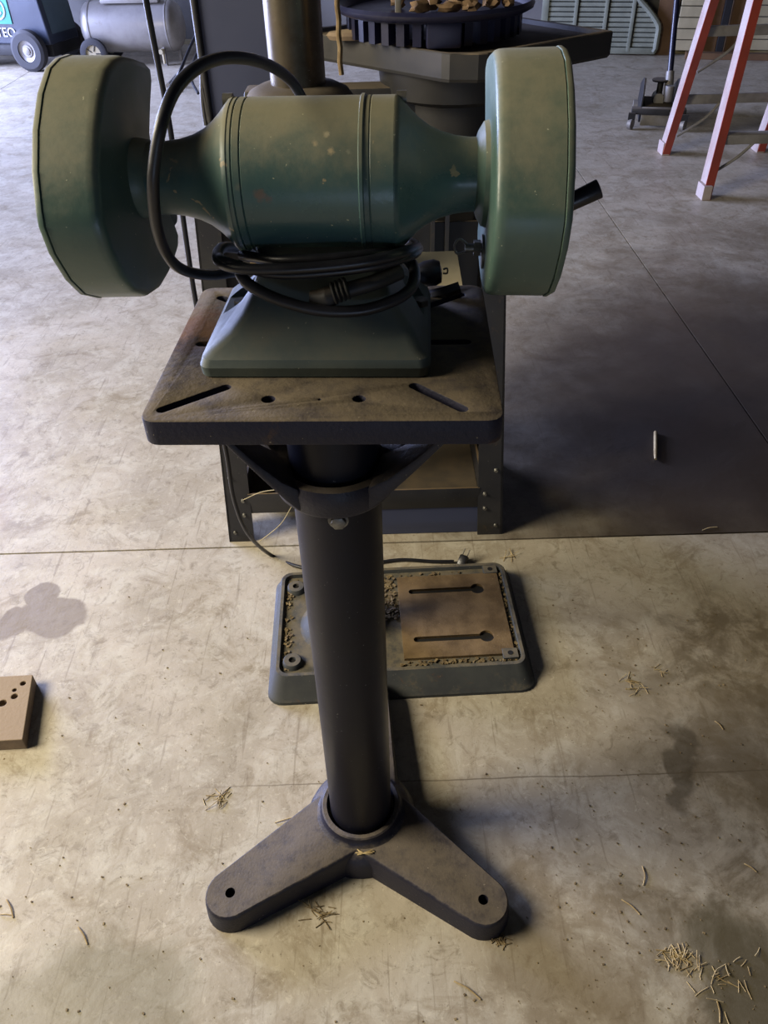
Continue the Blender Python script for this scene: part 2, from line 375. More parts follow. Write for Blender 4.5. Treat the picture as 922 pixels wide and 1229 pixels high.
# clamp collar with arms
b = new()
lathe(b, [(0.795, 0.0665), (0.803, 0.073), (0.825, 0.0745), (0.835, 0.071), (0.836, 0.061), (0.826, 0.058), (0.795, 0.058)], n=48, caps=False)
finish('collar', b, 'basecast', ped, angle=50)
def arm(sx, sy):
    b = new(); secs = []
    ex_ = (0.128 if sx < 0 else 0.152)
    for t_, w, th in ((0, 0.040, 0.034), (0.2, 0.034, 0.026), (0.5, 0.026, 0.018), (1.0, 0.022, 0.012)):
        ctr = Vector((sx * (0.048 + (ex_ - 0.048) * t_), sy * (0.024 + 0.030 * t_), 0.818 + 0.114 * t_ ** 1.25))
        side = Vector((-sx * 0.25, sy * 1.0, 0)).normalized()
        secs.append([b.verts.new(ctr + side * (a * w) + Vector((0, 0, c * th / 2))) for a, c in ((-1, -1), (1, -1), (1, 1), (-1, 1))])
    rings(b, secs)
    return b
for sx in (-1, 1):
    for sy in (-1, 1):
        finish('arm', arm(sx, sy), 'basecast', ped, bevel=0.004)
b = new(); hexhead(b, (0.003, -0.0545, 0.783), (0, -1, 0), 0.0098, 0.008); cyl(b, (0.003, -0.050, 0.783), (0.003, -0.0565, 0.783), 0.0125)
finish('clamp_bolt', b, 'bolt', ped, bevel=0.0012)
# top plate
PW, PD, PZ = 0.357, 0.318, 0.965
pang = R(-2.6)
b = new(); prism(b, rrect(PW, PD, 0.016), PZ - 0.028, PZ)
c = new()
for p, q in (((-0.160, -0.136), (-0.104, -0.093)), ((0.139, -0.137), (0.092, -0.092)), ((-0.150, 0.004), (-0.110, 0.004)), ((0.112, 0.004), (0.150, 0.004)), ((-0.150, 0.128), (-0.106, 0.096)), ((0.150, 0.130), (0.108, 0.096))):
    prism(c, slot_outline(p, q, 0.0055), PZ - 0.05, PZ + 0.02)
for x, y, r in ((-0.056, -0.117, 0.0068), (0.036, -0.117, 0.0064), (-0.004, -0.118, 0.0015)):
    cyl(c, (x, y, PZ - 0.05), (x, y, PZ + 0.02), r, n=16)
b = cut(b, c)
m = Matrix.Translation((-0.0525 - PX, 0.8095 - PY, 0)) @ Matrix.Rotation(pang, 4, 'Z')
for v in b.verts: v.co = m @ v.co
finish('top_plate', b, 'plate', ped, bevel=0.0018, bseg=2, angle=30)
b = new(); cyl(b, (0, 0, 0.925), (0, 0, 0.937), 0.075, n=40)
finish('plate_boss', b, 'basecast', ped)

# ------------------------------------------------------------------ bench grinder
GX, GY = -0.056, 0.83
GA = R(-3.4)
gr = thing('bench_grinder', 'dusty green bench grinder with closed wheel guards on the black pedestal', 'grinder', (GX, GY, PZ), GA)
AZ = 0.175                                   # shaft height above the plate
b = new()
lathe(b, [(-0.0785, 0.0716), (-0.0735, 0.0722), (-0.0725, 0.0710), (-0.0715, 0.0722), (-0.0655, 0.0722), (-0.0645, 0.0710), (-0.0635, 0.0722),
          (0.045, 0.0722), (0.046, 0.0738), (0.049, 0.0738), (0.050, 0.0722), (0.0545, 0.0722), (0.0555, 0.0714), (0.0565, 0.0722), (0.0785, 0.0722), (0.080, 0.069)], (0, 0, AZ), (1, 0, 0), n=72)
finish('motor_barrel', b, 'green', gr, angle=28)
for s in (-1, 1):
    b = new()
    lathe(b, [(0.0775, 0.0724), (0.081, 0.0716), (0.0835, 0.069), (0.092, 0.060), (0.100, 0.0525), (0.110, 0.0455), (0.122, 0.040), (0.136, 0.0362), (0.150, 0.0345), (0.170 if s > 0 else 0.183, 0.0345)], (0, 0, AZ), (s, 0, 0), n=64)
    finish('end_bell', b, 'green', gr, angle=35)
    b = new(); lathe(b, [(0, 0.038), (0.012, 0.036), (0.018, 0.030)], ((0.169 if s > 0 else -0.181), 0, AZ), (-s, 0, 0), n=40)
    if s > 0:
        b.free(); b = new(); lathe(b, [(0, 0.050), (0.006, 0.048), (0.011, 0.040), (0.013, 0.034)], (0.1695, 0, AZ), (-1, 0, 0), n=48)
    finish('hub_flange', b, 'green_guard', gr)
for sx in (-0.079, 0.079):
    b = new(); cyl(b, (sx * 1.12, 0.012, AZ + 0.068), (sx, 0.012, AZ + 0.068), 0.0065, n=14)
    finish('through_bolt', b, 'bolt', gr)
def guard_outline():
    ctl = [(0.000, 0.107), (-0.026, 0.1035), (-0.056, 0.089), (-0.085, 0.066), (-0.108, 0.038), (-0.122, 0.008), (-0.1255, -0.004), (-0.121, -0.030), (-0.104, -0.062), (-0.082, -0.086),
           (-0.046, -0.106), (-0.006, -0.1145), (0.030, -0.1135), (0.062, -0.109), (0.084, -0.103), (0.092, -0.094), (0.086, -0.080), (0.070, -0.055), (0.055, -0.02), (0.052, 0.010), (0.058, 0.032), (0.080, 0.056),
           (0.101, 0.076), (0.103, 0.083), (0.092, 0.089), (0.062, 0.0975), (0.028, 0.1055)]
    return [(y, z) for y, z in ctl]
def guard(x0, x1, name):
    # x0 = inner face, x1 = outer face
    d = 1 if x1 > x0 else -1
    b = new(); ol = guard_outline()
    prof = [(x0, 0.93), (x0 + d * 0.0008, 0.965), (x0 + d * 0.003, 0.985), (x0 + d * 0.0065, 0.996), (x0 + d * 0.012, 1.0), (x1 - d * 0.006, 1.006)]
    rs = []
    for x, s in prof: rs.append([b.verts.new((x, y * s, AZ + z * s)) for y, z in ol])
    rings(b, rs)
    o = finish(name, b, 'green_guard', gr, angle=45)
    b = new(); rs = []
    for x, s in ((x1 - d * 0.0052, 1.0), (x1 - d * 0.0045, 1.013), (x1 - d * 0.001, 1.014), (x1 + d * 0.0006, 1.006), (x1 + d * 0.002, 0.97), (x1 + d * 0.002, 0.6)):
        rs.append([b.verts.new((x, y * s, AZ + z * s)) for y, z in ol])
    rings(b, rs)
    cv = finish('guard_cover', b, 'green_guard', o, angle=40)
    for a in (75, 165, 262):
        b = new(); hexhead(b, (x1 + d * 0.001, 0.085 * math.cos(R(a)), AZ + 0.085 * math.sin(R(a))), (d, 0, 0), 0.006, 0.005)
        finish('cover_bolt', b, 'bolt', o)
    b = new(); xm = (x0 + x1) / 2
    lathe(b, [(-0.011, 0.020), (-0.011, 0.095), (-0.009, 0.097), (0.009, 0.097), (0.011, 0.095), (0.011, 0.020)], (xm, 0, AZ), (1, 0, 0), n=48)
    finish('grinding_wheel', b, 'abrasive', gr)
    return o
guard(-0.181, -0.239, 'wheel_guard')
guard(0.168, 0.234, 'wheel_guard')
# tool rest bracket stubs behind each guard
for s, x in ((-1, -0.188), (1, 0.176)):
    b = new(); prism(b, rrect(0.045, 0.030, 0.008, 4, 0.078, AZ - 0.062), x - 0.004 if s < 0 else x - 0.004, x + 0.006, 'yz'); box(b, min(x, x + s * 0.04), max(x, x + s * 0.04), 0.09, 0.115, AZ - 0.07, AZ - 0.062)
    finish('rest_bracket', b, 'grey_green', gr)
# pedestal foot of the grinder
b = new(); rs = []
for z, hx, yf, yb in ((0.0015, 0.121, -0.096, 0.098), (0.012, 0.122, -0.097, 0.099), (0.020, 0.119, -0.094, 0.097), (0.026, 0.112, -0.088, 0.093), (0.040, 0.098, -0.077, 0.083), (0.055, 0.085, -0.067, 0.073), (0.072, 0.074, -0.058, 0.064), (0.090, 0.066, -0.052, 0.056), (0.125, 0.062, -0.048, 0.050)):
    r = 0.012; ol = []
    for sx, y_, a0 in ((1, yb, 0), (-1, yb, 90), (-1, yf, 180), (1, yf, 270)):
        for i in range(5):
            a = R(a0 + 22.5 * i); ol.append((sx * (hx - r) + r * math.cos(a), (y_ - r if y_ > 0 else y_ + r) + r * math.sin(a)))
    rs.append([b.verts.new((x - 0.007 * (1 if z < .03 else 0), y, z)) for x, y in ol])
rings(b, rs)
c = new()
for x, y in ((-0.108, 0.030), (0.108, 0.030)):
    cyl(c, (x, y, 0.024), (x, y, 0.12), 0.026, n=24)
b = cut(b, c)
finish('motor_foot', b, 'grey_green', gr, angle=24)
b = new(); box(b, -0.118, 0.104, -0.09, 0.09, 0.0, 0.0016); finish('foot_gasket', b, 'black', gr)
for x, y in ((-0.108, 0.030), (0.108, 0.030)):
    b = new(); hexhead(b, (x * 0.97, y, 0.024), (0, 0, 1), 0.008, 0.007); finish('mounting_bolt', b, 'bolt', gr)
def L(x, y, Y): return local(gr, at(x, y, Y))
for (mx, my, mr, mc) in ((311, 236, 0.006, (104, 88, 76)), (322, 240, 0.004, (96, 80, 70)), (286, 226, 0.004, (120, 118, 104)), (397, 181, 0.003, (176, 160, 126)), (379, 172, 0.0018, (170, 156, 124)), (392, 161, 0.0025, (176, 166, 136)), (419, 183, 0.0015, (150, 150, 128))):
    d_ = _f + _r * ((mx - 461) / FOC) - _u * ((my - 614.5) / FOC); O_ = Vector((0, 0, CAMH)); A_ = Vector((GX, GY, PZ + AZ))
    dy, dz, oy, oz = d_.y, d_.z, O_.y - A_.y, O_.z - A_.z
    qa, qb, qc = dy * dy + dz * dz, 2 * (dy * oy + dz * oz), oy * oy + oz * oz - 0.0722 ** 2
    tt = (-qb - math.sqrt(qb * qb - 4 * qa * qc)) / (2 * qa)
    plate_patch(M['green'], local(gr, O_ + d_ * tt), mr, mc, 0.012, 160)
# power cord of the grinder
b = new()
tube(b, [L(368, 128, .905), L(352, 100, .90), L(330, 82, .87), L(300, 71, .83), L(265, 70, .79), L(234, 83, .75), (L(210, 108, .725)), L(195, 145, .705), L(187, 185, .70), L(184, 225, .70), L(188, 270, .71), L(199, 303, .73), L(218, 323, .755), L(250, 330, .79), L(285, 326, .83), L(330, 318, .90)], 0.0054, 12)
cord = finish('power_cord', b, 'rubber', gr, angle=80)
b = new()
tube(b, [L(300, 300, .87), L(268, 297, .82), L(262, 312, .775), L(285, 322, .752), L(340, 323, .745), L(400, 319, .745), L(450, 312, .75), L(485, 303, .77), L(500, 296, .81), L(490, 290, .87)], 0.0056, 12)
tube(b, [L(285, 316, .77), L(295, 338, .755), L(330, 358, .745), L(380, 372, .74), L(430, 373, .742), L(470, 362, .75), L(494, 345, .765), L(497, 322, .79), L(486, 308, .83)], 0.0060, 12)
tube(b, [L(290, 306, .80), L(330, 312, .765), L(380, 311, .755), L(440, 306, .76), L(492, 300, .79)], 0.0052, 12)
tube(b, [L(262, 306, .80), L(272, 314, .76), L(330, 329, .752), L(400, 326, .75), L(455, 318, .755), L(495, 306, .78), L(503, 298, .83)], 0.0048, 12)
finish('cord_coil', b, 'rubber', gr, angle=80)
b = new()                                                              # taped splice hanging in the coil
tube(b, [L(372, 356, .752), L(392, 357, .750), L(405, 352, .748), L(425, 346, .75), L(452, 338, .755), L(480, 326, .77)], lambda t: 0.0060 + 0.0050 * math.sin(math.pi * min(1, t * 2.2)) ** 2 + (0.002 if t > .5 else 0), 12)
for k in range(4):
    p = L(401 + 5 * k, 352 - 2 * k, .748); lathe(b, [(-0.0018, 0.0100), (0, 0.0116), (0.0018, 0.0100)], p, L(425, 346, .75) - L(400, 354, .748), n=16)
finish('cord_splice', b, 'dark', gr, angle=50)
# plug resting on the back of the plate
b = new(); p0 = Vector(L(499, 330, .945)); p1 = Vector(L(530, 326, .945)); d = p1 - p0
lathe(b, [(0, 0.006), (0.004, 0.0125), (0.012, 0.0155), (0.024, 0.0160), (0.031, 0.0130), (0.0325, 0.004)], p0, d, n=20)
pl = finish('plug', b, 'rubber', gr, angle=30)
b = new(); tube(b, [p1 + Vector((0.002, 0, 0.003)), p1 + Vector((0.007, 0, 0.004)), p1 + Vector((0.007, 0, -0.002)), p1 + Vector((0.002, 0, -0.002))], 0.0011, 6, 3); finish('ground_ring', b, 'bolt', pl)
b = new(); tube(b, [L(492, 318, .92), L(498, 330, .935), L(500, 333, .945)], 0.005, 10); tube(b, [L(510, 356, .94), L(530, 352, .93), L(552, 345, .93)], lambda t: 0.0075, 8); finish('cord_tail', b, 'rubber', gr)
# wing bolt on the inner side of the right guard
b = new(); q = Vector((0.1685, -0.020, AZ - 0.066))
cyl(b, q, q + Vector((-0.020, 0, 0)), 0.0045, n=12); hexhead(b, q + Vector((-0.004, 0, 0)), (-1, 0, 0), 0.008, 0.007)
cyl(b, q + Vector((0.001, 0, -0.004)), q + Vector((-0.003, 0, -0.004)), 0.017, n=20)
wb = finish('shield_bolt', b, 'bolt', gr)
b = new(); tube(b, [q + Vector((-0.018, 0, 0.004)), q + Vector((-0.026, 0, 0.009)), q + Vector((-0.031, 0, 0.002)), q + Vector((-0.028, 0, -0.006)), q + Vector((-0.020, 0, -0.004))], 0.0012, 6, 5); finish('wire_loop', b, 'bolt', wb)
b = new(); g0 = L(676, 247, .80); g1 = L(720, 226, .80); cyl(b, g0, g1, 0.0085, 0.0095, n=18)
finish('rubber_grip', b, 'rubber', gr, bevel=0.001)

# ------------------------------------------------------------------ drill press base and column behind the pedestal
DA = R(1.8)
dp = thing('drill_press', 'grey drill press base on the floor with rusty slotted pad and worn steel column', 'drill press', (0.023, 1.250, 0), DA)
b = new(); rs = []
def rr_ring(b, w, d, r, z, cy=0): return [b.verts.new((x, y + cy, z)) for x, y in rrect(w, d, r)]
rs = [rr_ring(b, 0.580, 0.385, 0.035, 0.0), rr_ring(b, 0.578, 0.383, 0.035, 0.007), rr_ring(b, 0.566, 0.370, 0.030, 0.012), rr_ring(b, 0.545, 0.325, 0.026, 0.044, 0.008), rr_ring(b, 0.540, 0.320, 0.024, 0.047, 0.008),
      rr_ring(b, 0.526, 0.304, 0.020, 0.047, 0.008), rr_ring(b, 0.520, 0.298, 0.018, 0.038, 0.008)]
rings(b, rs)
finish('base_casting', b, 'pressbase', dp, angle=30)
b = new(); ol = [(0.008, -0.128), (0.250, -0.128), (0.250, 0.126), (0.008, 0.126)]
prism(b, [(x, y + 0.008) for x, y in ol], 0.037, 0.0455)
c = new()
for y in (-0.075, 0.075):
    prism(c, slot_outline((0.040, y + 0.008), (0.190, y + 0.008), 0.0075), 0.0385, 0.06)
    cyl(c, (0.196, y + 0.008, 0.0385), (0.196, y + 0.008, 0.06), 0.0165, n=22)
b = cut(b, c); finish('slotted_pad', b, 'rustpad', dp, angle=25, bevel=0.0008, bseg=1)
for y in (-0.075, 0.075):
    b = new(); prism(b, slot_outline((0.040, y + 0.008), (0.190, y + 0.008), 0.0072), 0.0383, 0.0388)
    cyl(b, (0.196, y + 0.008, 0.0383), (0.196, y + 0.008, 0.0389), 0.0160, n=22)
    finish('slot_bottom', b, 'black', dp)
for x, y in ((-0.235, 0.118), (-0.235, -0.110), ):
    b = new(); lathe(b, [(0.037, 0.023), (0.048, 0.020), (0.050, 0.018), (0.050, 0.0080), (0.044, 0.0070)], (x, y, 0), n=28)
    o = finish('mounting_boss', b, 'pressbase', dp, angle=30)
    b = new(); cyl(b, (x, y, 0.0435), (x, y, 0.0447), 0.0070, n=16); finish('bolt_hole', b, 'black', o)
for x, y in ((0.236, 0.146), (0.240, -0.120)):
    b = new(); box(b, x - 0.017, x + 0.017, y - 0.014, y + 0.014, 0.037, 0.0470); o = finish('corner_pad', b, 'pressbase', dp, bevel=0.001, bseg=1)
    b = new(); cyl(b, (x, y, 0.0465), (x, y, 0.0475), 0.0062, n=16); finish('bolt_hole', b, 'black', o)
cx, cy = local(dp, (-0.103, 1.245, 0)).xy
b = new(); lathe(b, [(0.037, 0.098), (0.040, 0.092), (0.050, 0.078), (0.062, 0.066), (0.085, 0.056), (0.115, 0.052), (0.118, 0.047)], (cx, cy, 0), n=48)
finish('column_flange', b, 'pressbase', dp, angle=45)
b = new(); lathe(b, [(0.10, 0.0385), (1.0, 0.0385), (2.2, 0.0385)], (cx, cy, 0), n=48)
finish('column', b, 'steel', dp, angle=60)
b = new()
lathe(b, [(1.040, 0.060), (1.050, 0.080), (1.100, 0.084), (1.122, 0.082), (1.138, 0.070), (1.145, 0.055), (1.147, 0.0395)], (cx, cy, 0), n=40)
prism(b, rrect(0.13, 0.05, 0.02, 5, cx + 0.07, cy), 1.04, 1.095)
finish('table_collar', b, 'dustcast', dp, angle=45)
random.seed(3)
b = new()
for k in range(520):
    u = random.random()
    if u < .45: x, y, z = random.gauss(-0.018, 0.012), random.uniform(0.0, 0.15), 0.0385
    elif u < .6: x, y, z = random.uniform(0.0, 0.25), random.uniform(-0.136, -0.124), 0.0385
    elif u < .75: x, y, z = random.gauss(0.255, 0.004), random.uniform(-0.13, 0.14), 0.0385
    elif u < .9: x, y, z = random.gauss(-0.249, 0.004), random.uniform(-0.13, 0.14), 0.0385
    else: x, y, z = random.uniform(-0.25, 0.25), random.uniform(0.135, 0.15), 0.0385
    s = random.uniform(.0008, .0028); m = Matrix.Translation((x, y, z + s)) @ Matrix.Rotation(random.uniform(0, 3), 4, 'Z') @ Matrix.Rotation(random.uniform(-.4, .4), 4, 'X')
    box(b, -s * random.uniform(1, 3), s, -s, s, -s * .5, s * .5, m)
o = finish('swarf', b, 'debris', dp, smooth=False); o['kind'] = 'stuff'

# ------------------------------------------------------------------ steel stand with table behind
st = thing('machine_stand', 'dark sheet steel stand with splayed bolted legs behind the drill press base', 'stand', (-0.05, 1.75, 0))
def SL(p): return local(st, p)
def leg(sx, front):
    b = new(); y0 = -0.165 if front else 0.185; yt = -0.10 if front else 0.12
    X0, X1 = sx * 0.362, sx * 0.318           # outer edge at floor and at top
    w, th = 0.066, 0.006; zt = 0.90; sy = 1 if front else -1
    def bar(p0, p1, p2, p3):  # quad bottoms/tops -> solid
        pass
    # front plate of the angle leg
    for (ax0, ax1, ay0, ay1) in (((0, -sx * w), None, (0, sy * th), None), ((0, -sx * th), None, (0, sy * w), None)):
        lo = [b.verts.new((X0 + dx, y0 + dy, 0.0)) for dx, dy in ((ax0[0], ay0[0]), (ax0[1], ay0[0]), (ax0[1], ay0[1]), (ax0[0], ay0[1]))]
        k = 0.75
        hi = [b.verts.new((X1 + dx * k, yt + dy * k, zt)) for dx, dy in ((ax0[0], ay0[0]), (ax0[1], ay0[0]), (ax0[1], ay0[1]), (ax0[0], ay0[1]))]
        rings(b, [lo, hi])
    return b
for sx in (-1, 1):
    for fr in (True, False):
        o = finish('leg', leg(sx, fr), 'standm', st, smooth=False)
        if fr:
            for z in (0.03, 0.085, 0.13, 0.20):
                for dx in (0.018, 0.046):
                    if (z, dx) in ((0.13, 0.018), (0.20, 0.046), (0.03, 0.046), (0.085, 0.018)): continue
                    t_ = z / 1.02; x = sx * (0.362 - 0.05 * t_ - dx); y = -0.165 + 0.065 * t_
                    b = new(); cyl(b, (x, y + .002, z), (x, y - 0.004, z), 0.0065, 0.004, n=10); finish('rivet', b, 'bolt', o)
b = new(); box(b, -0.296, 0.296, -0.150, 0.165, 0.108, 0.116); finish('lower_shelf', b, 'shelf', st, smooth=False)
b = new(); box(b, -0.296, 0.296, -0.156, -0.150, 0.118 - 0.03, 0.150); finish('shelf_lip', b, 'standm', st, bevel=0.001)
b = new(); box(b, -0.05, 0.296, -0.153, -0.147, 0.002, 0.088); finish('front_apron', b, 'slate', st)
b = new(); box(b, -0.296, 0.296, 0.165, 0.171, 0.01, 0.62); finish('back_apron', b, 'standm', st)
for sx in (-1, 1):
    b = new(); box(b, sx * 0.300 - 0.003, sx * 0.300 + 0.003, -0.12, 0.15, 0.10, 0.18); finish('side_rail', b, 'standm', st)
b = new(); box(b, -0.296, -0.06, -0.02, -0.014, 0.002, 0.105); finish('recess_shade', b, 'black', st)  # black sheet added as the shade in the opening under the shelf
b = new(); box(b, -0.25, 0.25, 0.05, 0.09, 0.60, 0.66); finish('rear_crossbar', b, 'standm', st)
# cabinet body under the table
b = new(); box(b, -0.22, 0.28, 0.10, 0.17, 0.62, 1.02); finish('cabinet', b, 'dark', st, bevel=0.006)
b = new(); box(b, -0.10, 0.27, -0.085, -0.075, 0.30, 0.80); box(b, -0.10, 0.27, -0.075, 0.14, 0.60, 0.61); finish('rear_panel', b, 'dark', st, bevel=0.002)
for x in (0.165, 0.195):
    b = new(); box(b, x, x + 0.008, -0.100, -0.085, 0.40, 0.90); finish('upright_strip', b, 'standm', st)
# square table, one corner towards the camera
tb = new()
tp = [Vector((x - st.location.x, y - st.location.y)) for x, y in ((0.510, 1.917), (0.27, 2.26), (0.22, 2.28), (-0.155, 2.055), (-0.150, 2.02), (0.135, 1.720), (0.150, 1.709), (0.204, 1.700), (0.222, 1.704))]
tcn = sum(tp, Vector((0, 0))) / len(tp)
rs = [[tb.verts.new(((p.x - tcn.x) * k + tcn.x, (p.y - tcn.y) * k + tcn.y, z)) for p in tp] for z, k in ((1.052, 0.985), (1.058, 1.0), (1.100, 1.0), (1.102, 0.99), (1.102, 0.94), (1.094, 0.925))]
rings(tb, rs); finish('square_table', tb, 'tabletop', st, smooth=False)
b = new(); lathe(b, [(0.80, 0.08), (0.84, 0.115), (0.985, 0.12), (1.0, 0.16), (1.052, 0.165)], local(st, (0.18, 1.93, 0)), n=36); finish('table_boss', b, 'dark', st)

# blue black slatted ring with scrap, on the table
RC = fl(530, 28, 1.148); rcx, rcy = RC.x, RC.y + 0.208
rg = thing('slatted_ring_tray', 'round blue-black slotted tray full of scrap on the square table', 'tray', (rcx, rcy, 1.1022))
b = new(); lathe(b, [(0.044, 0.196), (0.049, 0.206), (0.056, 0.208), (0.062, 0.202), (0.058, 0.194), (0.050, 0.190), (0.044, 0.186)], n=72, caps=False)
lathe(b, [(0.040, 0.02), (0.042, 0.19), (0.047, 0.19), (0.045, 0.02)], n=48)
finish('rim', b, 'bluering', rg, angle=50)
b = new(); lathe(b, [(0.0, 0.100), (0.0, 0.120), (0.006, 0.120), (0.006, 0.100)], n=48); finish('lower_ring', b, 'bluering', rg)
for k in range(34):
    a = 2 * math.pi * k / 34 + 0.03
    b = new(); m = Matrix.Rotation(a, 4, 'Z'); box(b, 0.158, 0.184, -0.0085, 0.0085, 0.003, 0.044, m)
    finish('slat', b, 'bluering', rg, smooth=False)
b = new(); m = Matrix.Rotation(R(-89), 4, 'Z'); box(b, 0.150, 0.192, -0.030, 0.038, 0.0005, 0.046, m); finish('foot_block', b, 'bluering', rg, bevel=0.004)
random.seed(11)
scrap_labels = ['rusty curved scrap piece at left on the round tray', 'pale bent metal piece in the middle of the round tray', 'brown lump of scrap right of centre on the round tray', 'dark twisted scrap near the front rim of the tray', 'tan chunk of scrap at the right side of the tray', 'small rusty lump at the far left of the tray', 'grey pitted scrap nugget at the tray centre', 'long tan scrap shard lying toward the right rim']
for k, (px_, s1, s2, lb) in enumerate(zip((505, 520, 552, 540, 590, 478, 566, 610), (.020, .026, .030, .024, .022, .016, .018, .024), (.012, .013, .018, .010, .014, .010, .012, .010), scrap_labels)):
    b = new(); bmesh.ops.create_icosphere(b, subdivisions=2, radius=1)
    for v in b.verts:
        n_ = 1 + 0.35 * math.sin(v.co.x * 5 + k) * math.cos(v.co.y * 6 + 2 * k) + random.uniform(-.08, .08)
        v.co = Vector((v.co.x * s1 * n_, v.co.y * s2 * 1.2 * n_, v.co.z * s2 * n_))
    o = finish('scrap_piece', b, 'rock', angle=30)
    Yp = rcy - 0.09 + 0.05 * ((k * 7) % 3)
    pp = at(px_, 6, Yp); o.location = (pp.x, Yp, 1.1022 + 0.049 + s2 * 0.85); o.rotation_euler = (0, 0, k * 1.1)
    tag(o, lb, 'scrap')
b = new(); pp = at(478, 5, rcy - .12); box(b, -0.006, 0.006, -0.006, 0.006, 0, 0.09); o = finish('steel_bar', b, 'alu', bevel=0.001); o.location = (pp.x, rcy - .12, 1.1022 + 0.048); tag(o, 'short upright pale square bar on the round scrap tray', 'bar')
b = new(); ob = fl(425, 47, 1.1)
lathe(b, [(0, 0.05), (0.008, 0.056), (0.014, 0.05), (0.017, 0.02)], (0, 0, 0), n=28)
for v in b.verts: v.co.y *= 0.45
o = finish('dusty_lid', b, 'brick'); ob = fl(424, 46, 1.105); o.location = (ob.x, ob.y + .01, 1.1025); tag(o, 'dusty tan flat lid on the left corner of the square table', 'lid')

# cream board behind the grinder, slate cabinet, rope, hanging cord
pts = [at(488, 306, 1.30), at(548, 304, 1.30), at(556, 352, 1.23), at(504, 352, 1.23)]
b = new(); nrm = (pts[1] - pts[0]).cross(pts[3] - pts[0]).normalized() * 0.006
lo = [b.verts.new(p) for p in pts]; hi = [b.verts.new(p - nrm) for p in pts]; rings(b, [lo, hi])
cb = thing('bracket_arm', 'dark arm holding a cream card behind the grinder plate', 'bracket', (pts[2].x, 1.25, 0.60))
o = finish('cream_card', b, 'cream', smooth=False); o.parent = cb
for v in o.data.vertices: v.co -= Vector(cb.location)
o['label'] = 'small cream card'
b = new(); tube(b, [Vector((0.0 - .05, 0.03, 0.25)), Vector((-0.05, 0.10, 0.20)), Vector((-0.05, 0.345, 0.16))], 0.008, 8, 4); finish('arm', b, 'dark', cb)

sp = thing('slate_cabinet', 'tall flat slate blue panel in a tube frame left of the steel column', 'cabinet', (-0.20, 2.05, 0))
SPL = lambda x, y: local(sp, at(x, y, 2.02))
b = new(); q = [SPL(230, -40), SPL(345, -40), SPL(352, 240), SPL(268, 240)]
lo = [b.verts.new(p) for p in q]; hi = [b.verts.new(p + Vector((0, 0.12, 0))) for p in q]; rings(b, [lo, hi])
finish('front_panel', b, 'slate', sp, smooth=False)
b = new(); cyl(b, SPL(227, -40), SPL(266, 240), 0.0085, n=10); finish('frame_tube', b, 'standm', sp)
b = new(); tube(b, [SPL(240, 60), SPL(243, 85), SPL(244, 120), SPL(248, 150)], 0.007, 8); tube(b, [SPL(244, 105), SPL(252, 145)], 0.008, 8, 1); finish('hose_hook', b, 'standm', sp)
for x in (-0.17, 0.05):
    b = new(); box(b, x, x + 0.03, 0.02, 0.05, 0.0, 0.75); finish('frame_leg', b, 'standm', sp)

b = new()
X_, Y_ = at(408, 60, 1.19).x, 1.19
n = 90; P0 = [(X_ + 0.0007 * math.cos(i * 1.6), Y_ + 0.0007 * math.sin(i * 1.6), 1.165 + i * 0.008) for i in range(n)]
tube(b, P0, 0.0034, 8, 2)
o = finish('rope', b, 'ropem'); tag(o, 'tan twisted rope hanging down just right of the steel column', 'rope')

hc = thing('hanging_power_cord', 'black power cord hanging beside the grinder left guard down to the floor', 'cord', (-0.30, 1.34, 0))
hx = at(200, 150, 1.34).x
def H(p): return local(hc, p)
b = new()
tube(b, [H((hx + .003, 1.34, 2.3)), H((hx + .002, 1.34, 1.6)), H(at(178, 15, 1.34)), H(at(205, 160, 1.34)), H(at(232, 345, 1.34)), H(at(256, 470, 1.34)), H(at(272, 545, 1.345)), H(at(281, 600, 1.36)), H(at(298, 641, 1.40)), H(fl(325, 666, 0.006)), H(fl(362, 681, 0.005)), H(fl(410, 683, 0.005)), H(fl(440, 678, 0.005)), H(fl(480, 672, 0.005)), H(fl(520, 674, 0.005)), H(fl(545, 674, 0.006))], 0.0047, 12)
finish('cord', b, 'rubber', hc, angle=80)
b = new(); p = H(fl(556, 672, 0.014)); m = Matrix.Translation(p) @ Matrix.Rotation(R(60), 4, 'Z') @ Matrix.Rotation(R(-35), 4, 'Y')
box(b, -0.018, 0.012, -0.011, 0.011, -0.009, 0.009, m); pg = finish('plug', b, 'rubber', hc, bevel=0.004)
for s in (-1, 1):
    b = new(); box(b, 0.012, 0.030, s * 0.0065 - 0.0008, s * 0.0065 + 0.0008, -0.003, 0.003, m); finish('prong', b, 'bolt', pg)

# ------------------------------------------------------------------ small things on the near floor
bk = thing('steel_block', 'brown drilled metal block at the left edge of the floor', 'block', (-0.845, 1.04, 0), R(2))
b = new(); v = box(b, -0.10, 0.080, -0.083, 0.085, 0, 0.032)
for q_ in b.verts:
    if q_.co.x > 0: q_.co.x += 0.02 if q_.co.y < 0 else -0.008
c = new()
for x, y, r in ((0.058, 0.062, .006), (0.045, 0.045, .0045), (0.050, 0.028, .007), (0.030, 0.012, .0085), (0.016, 0.000, .006), (0.004, -0.016, .005)):
    cyl(c, (x, y, 0.012), (x, y, 0.05), r, n=16)
b = cut(b, c); finish('body', b, 'brick', bk, smooth=False, bevel=0.0015)
p0, p1 = fl(787, 518, 0.006), fl(787, 551, 0.006)
b = new(); lathe(b, [(0, 0.003), (0.004, 0.0055), ((p1 - p0).length * .8, 0.0055), ((p1 - p0).length, 0.0035)], p0, p1 - p0, n=14)
for v in b.verts: v.co -= p0
o = finish('metal_pin', b, 'straw'); o.location = p0; tag(o, 'pale finger-long pin lying alone on the dark slab at right', 'pin')
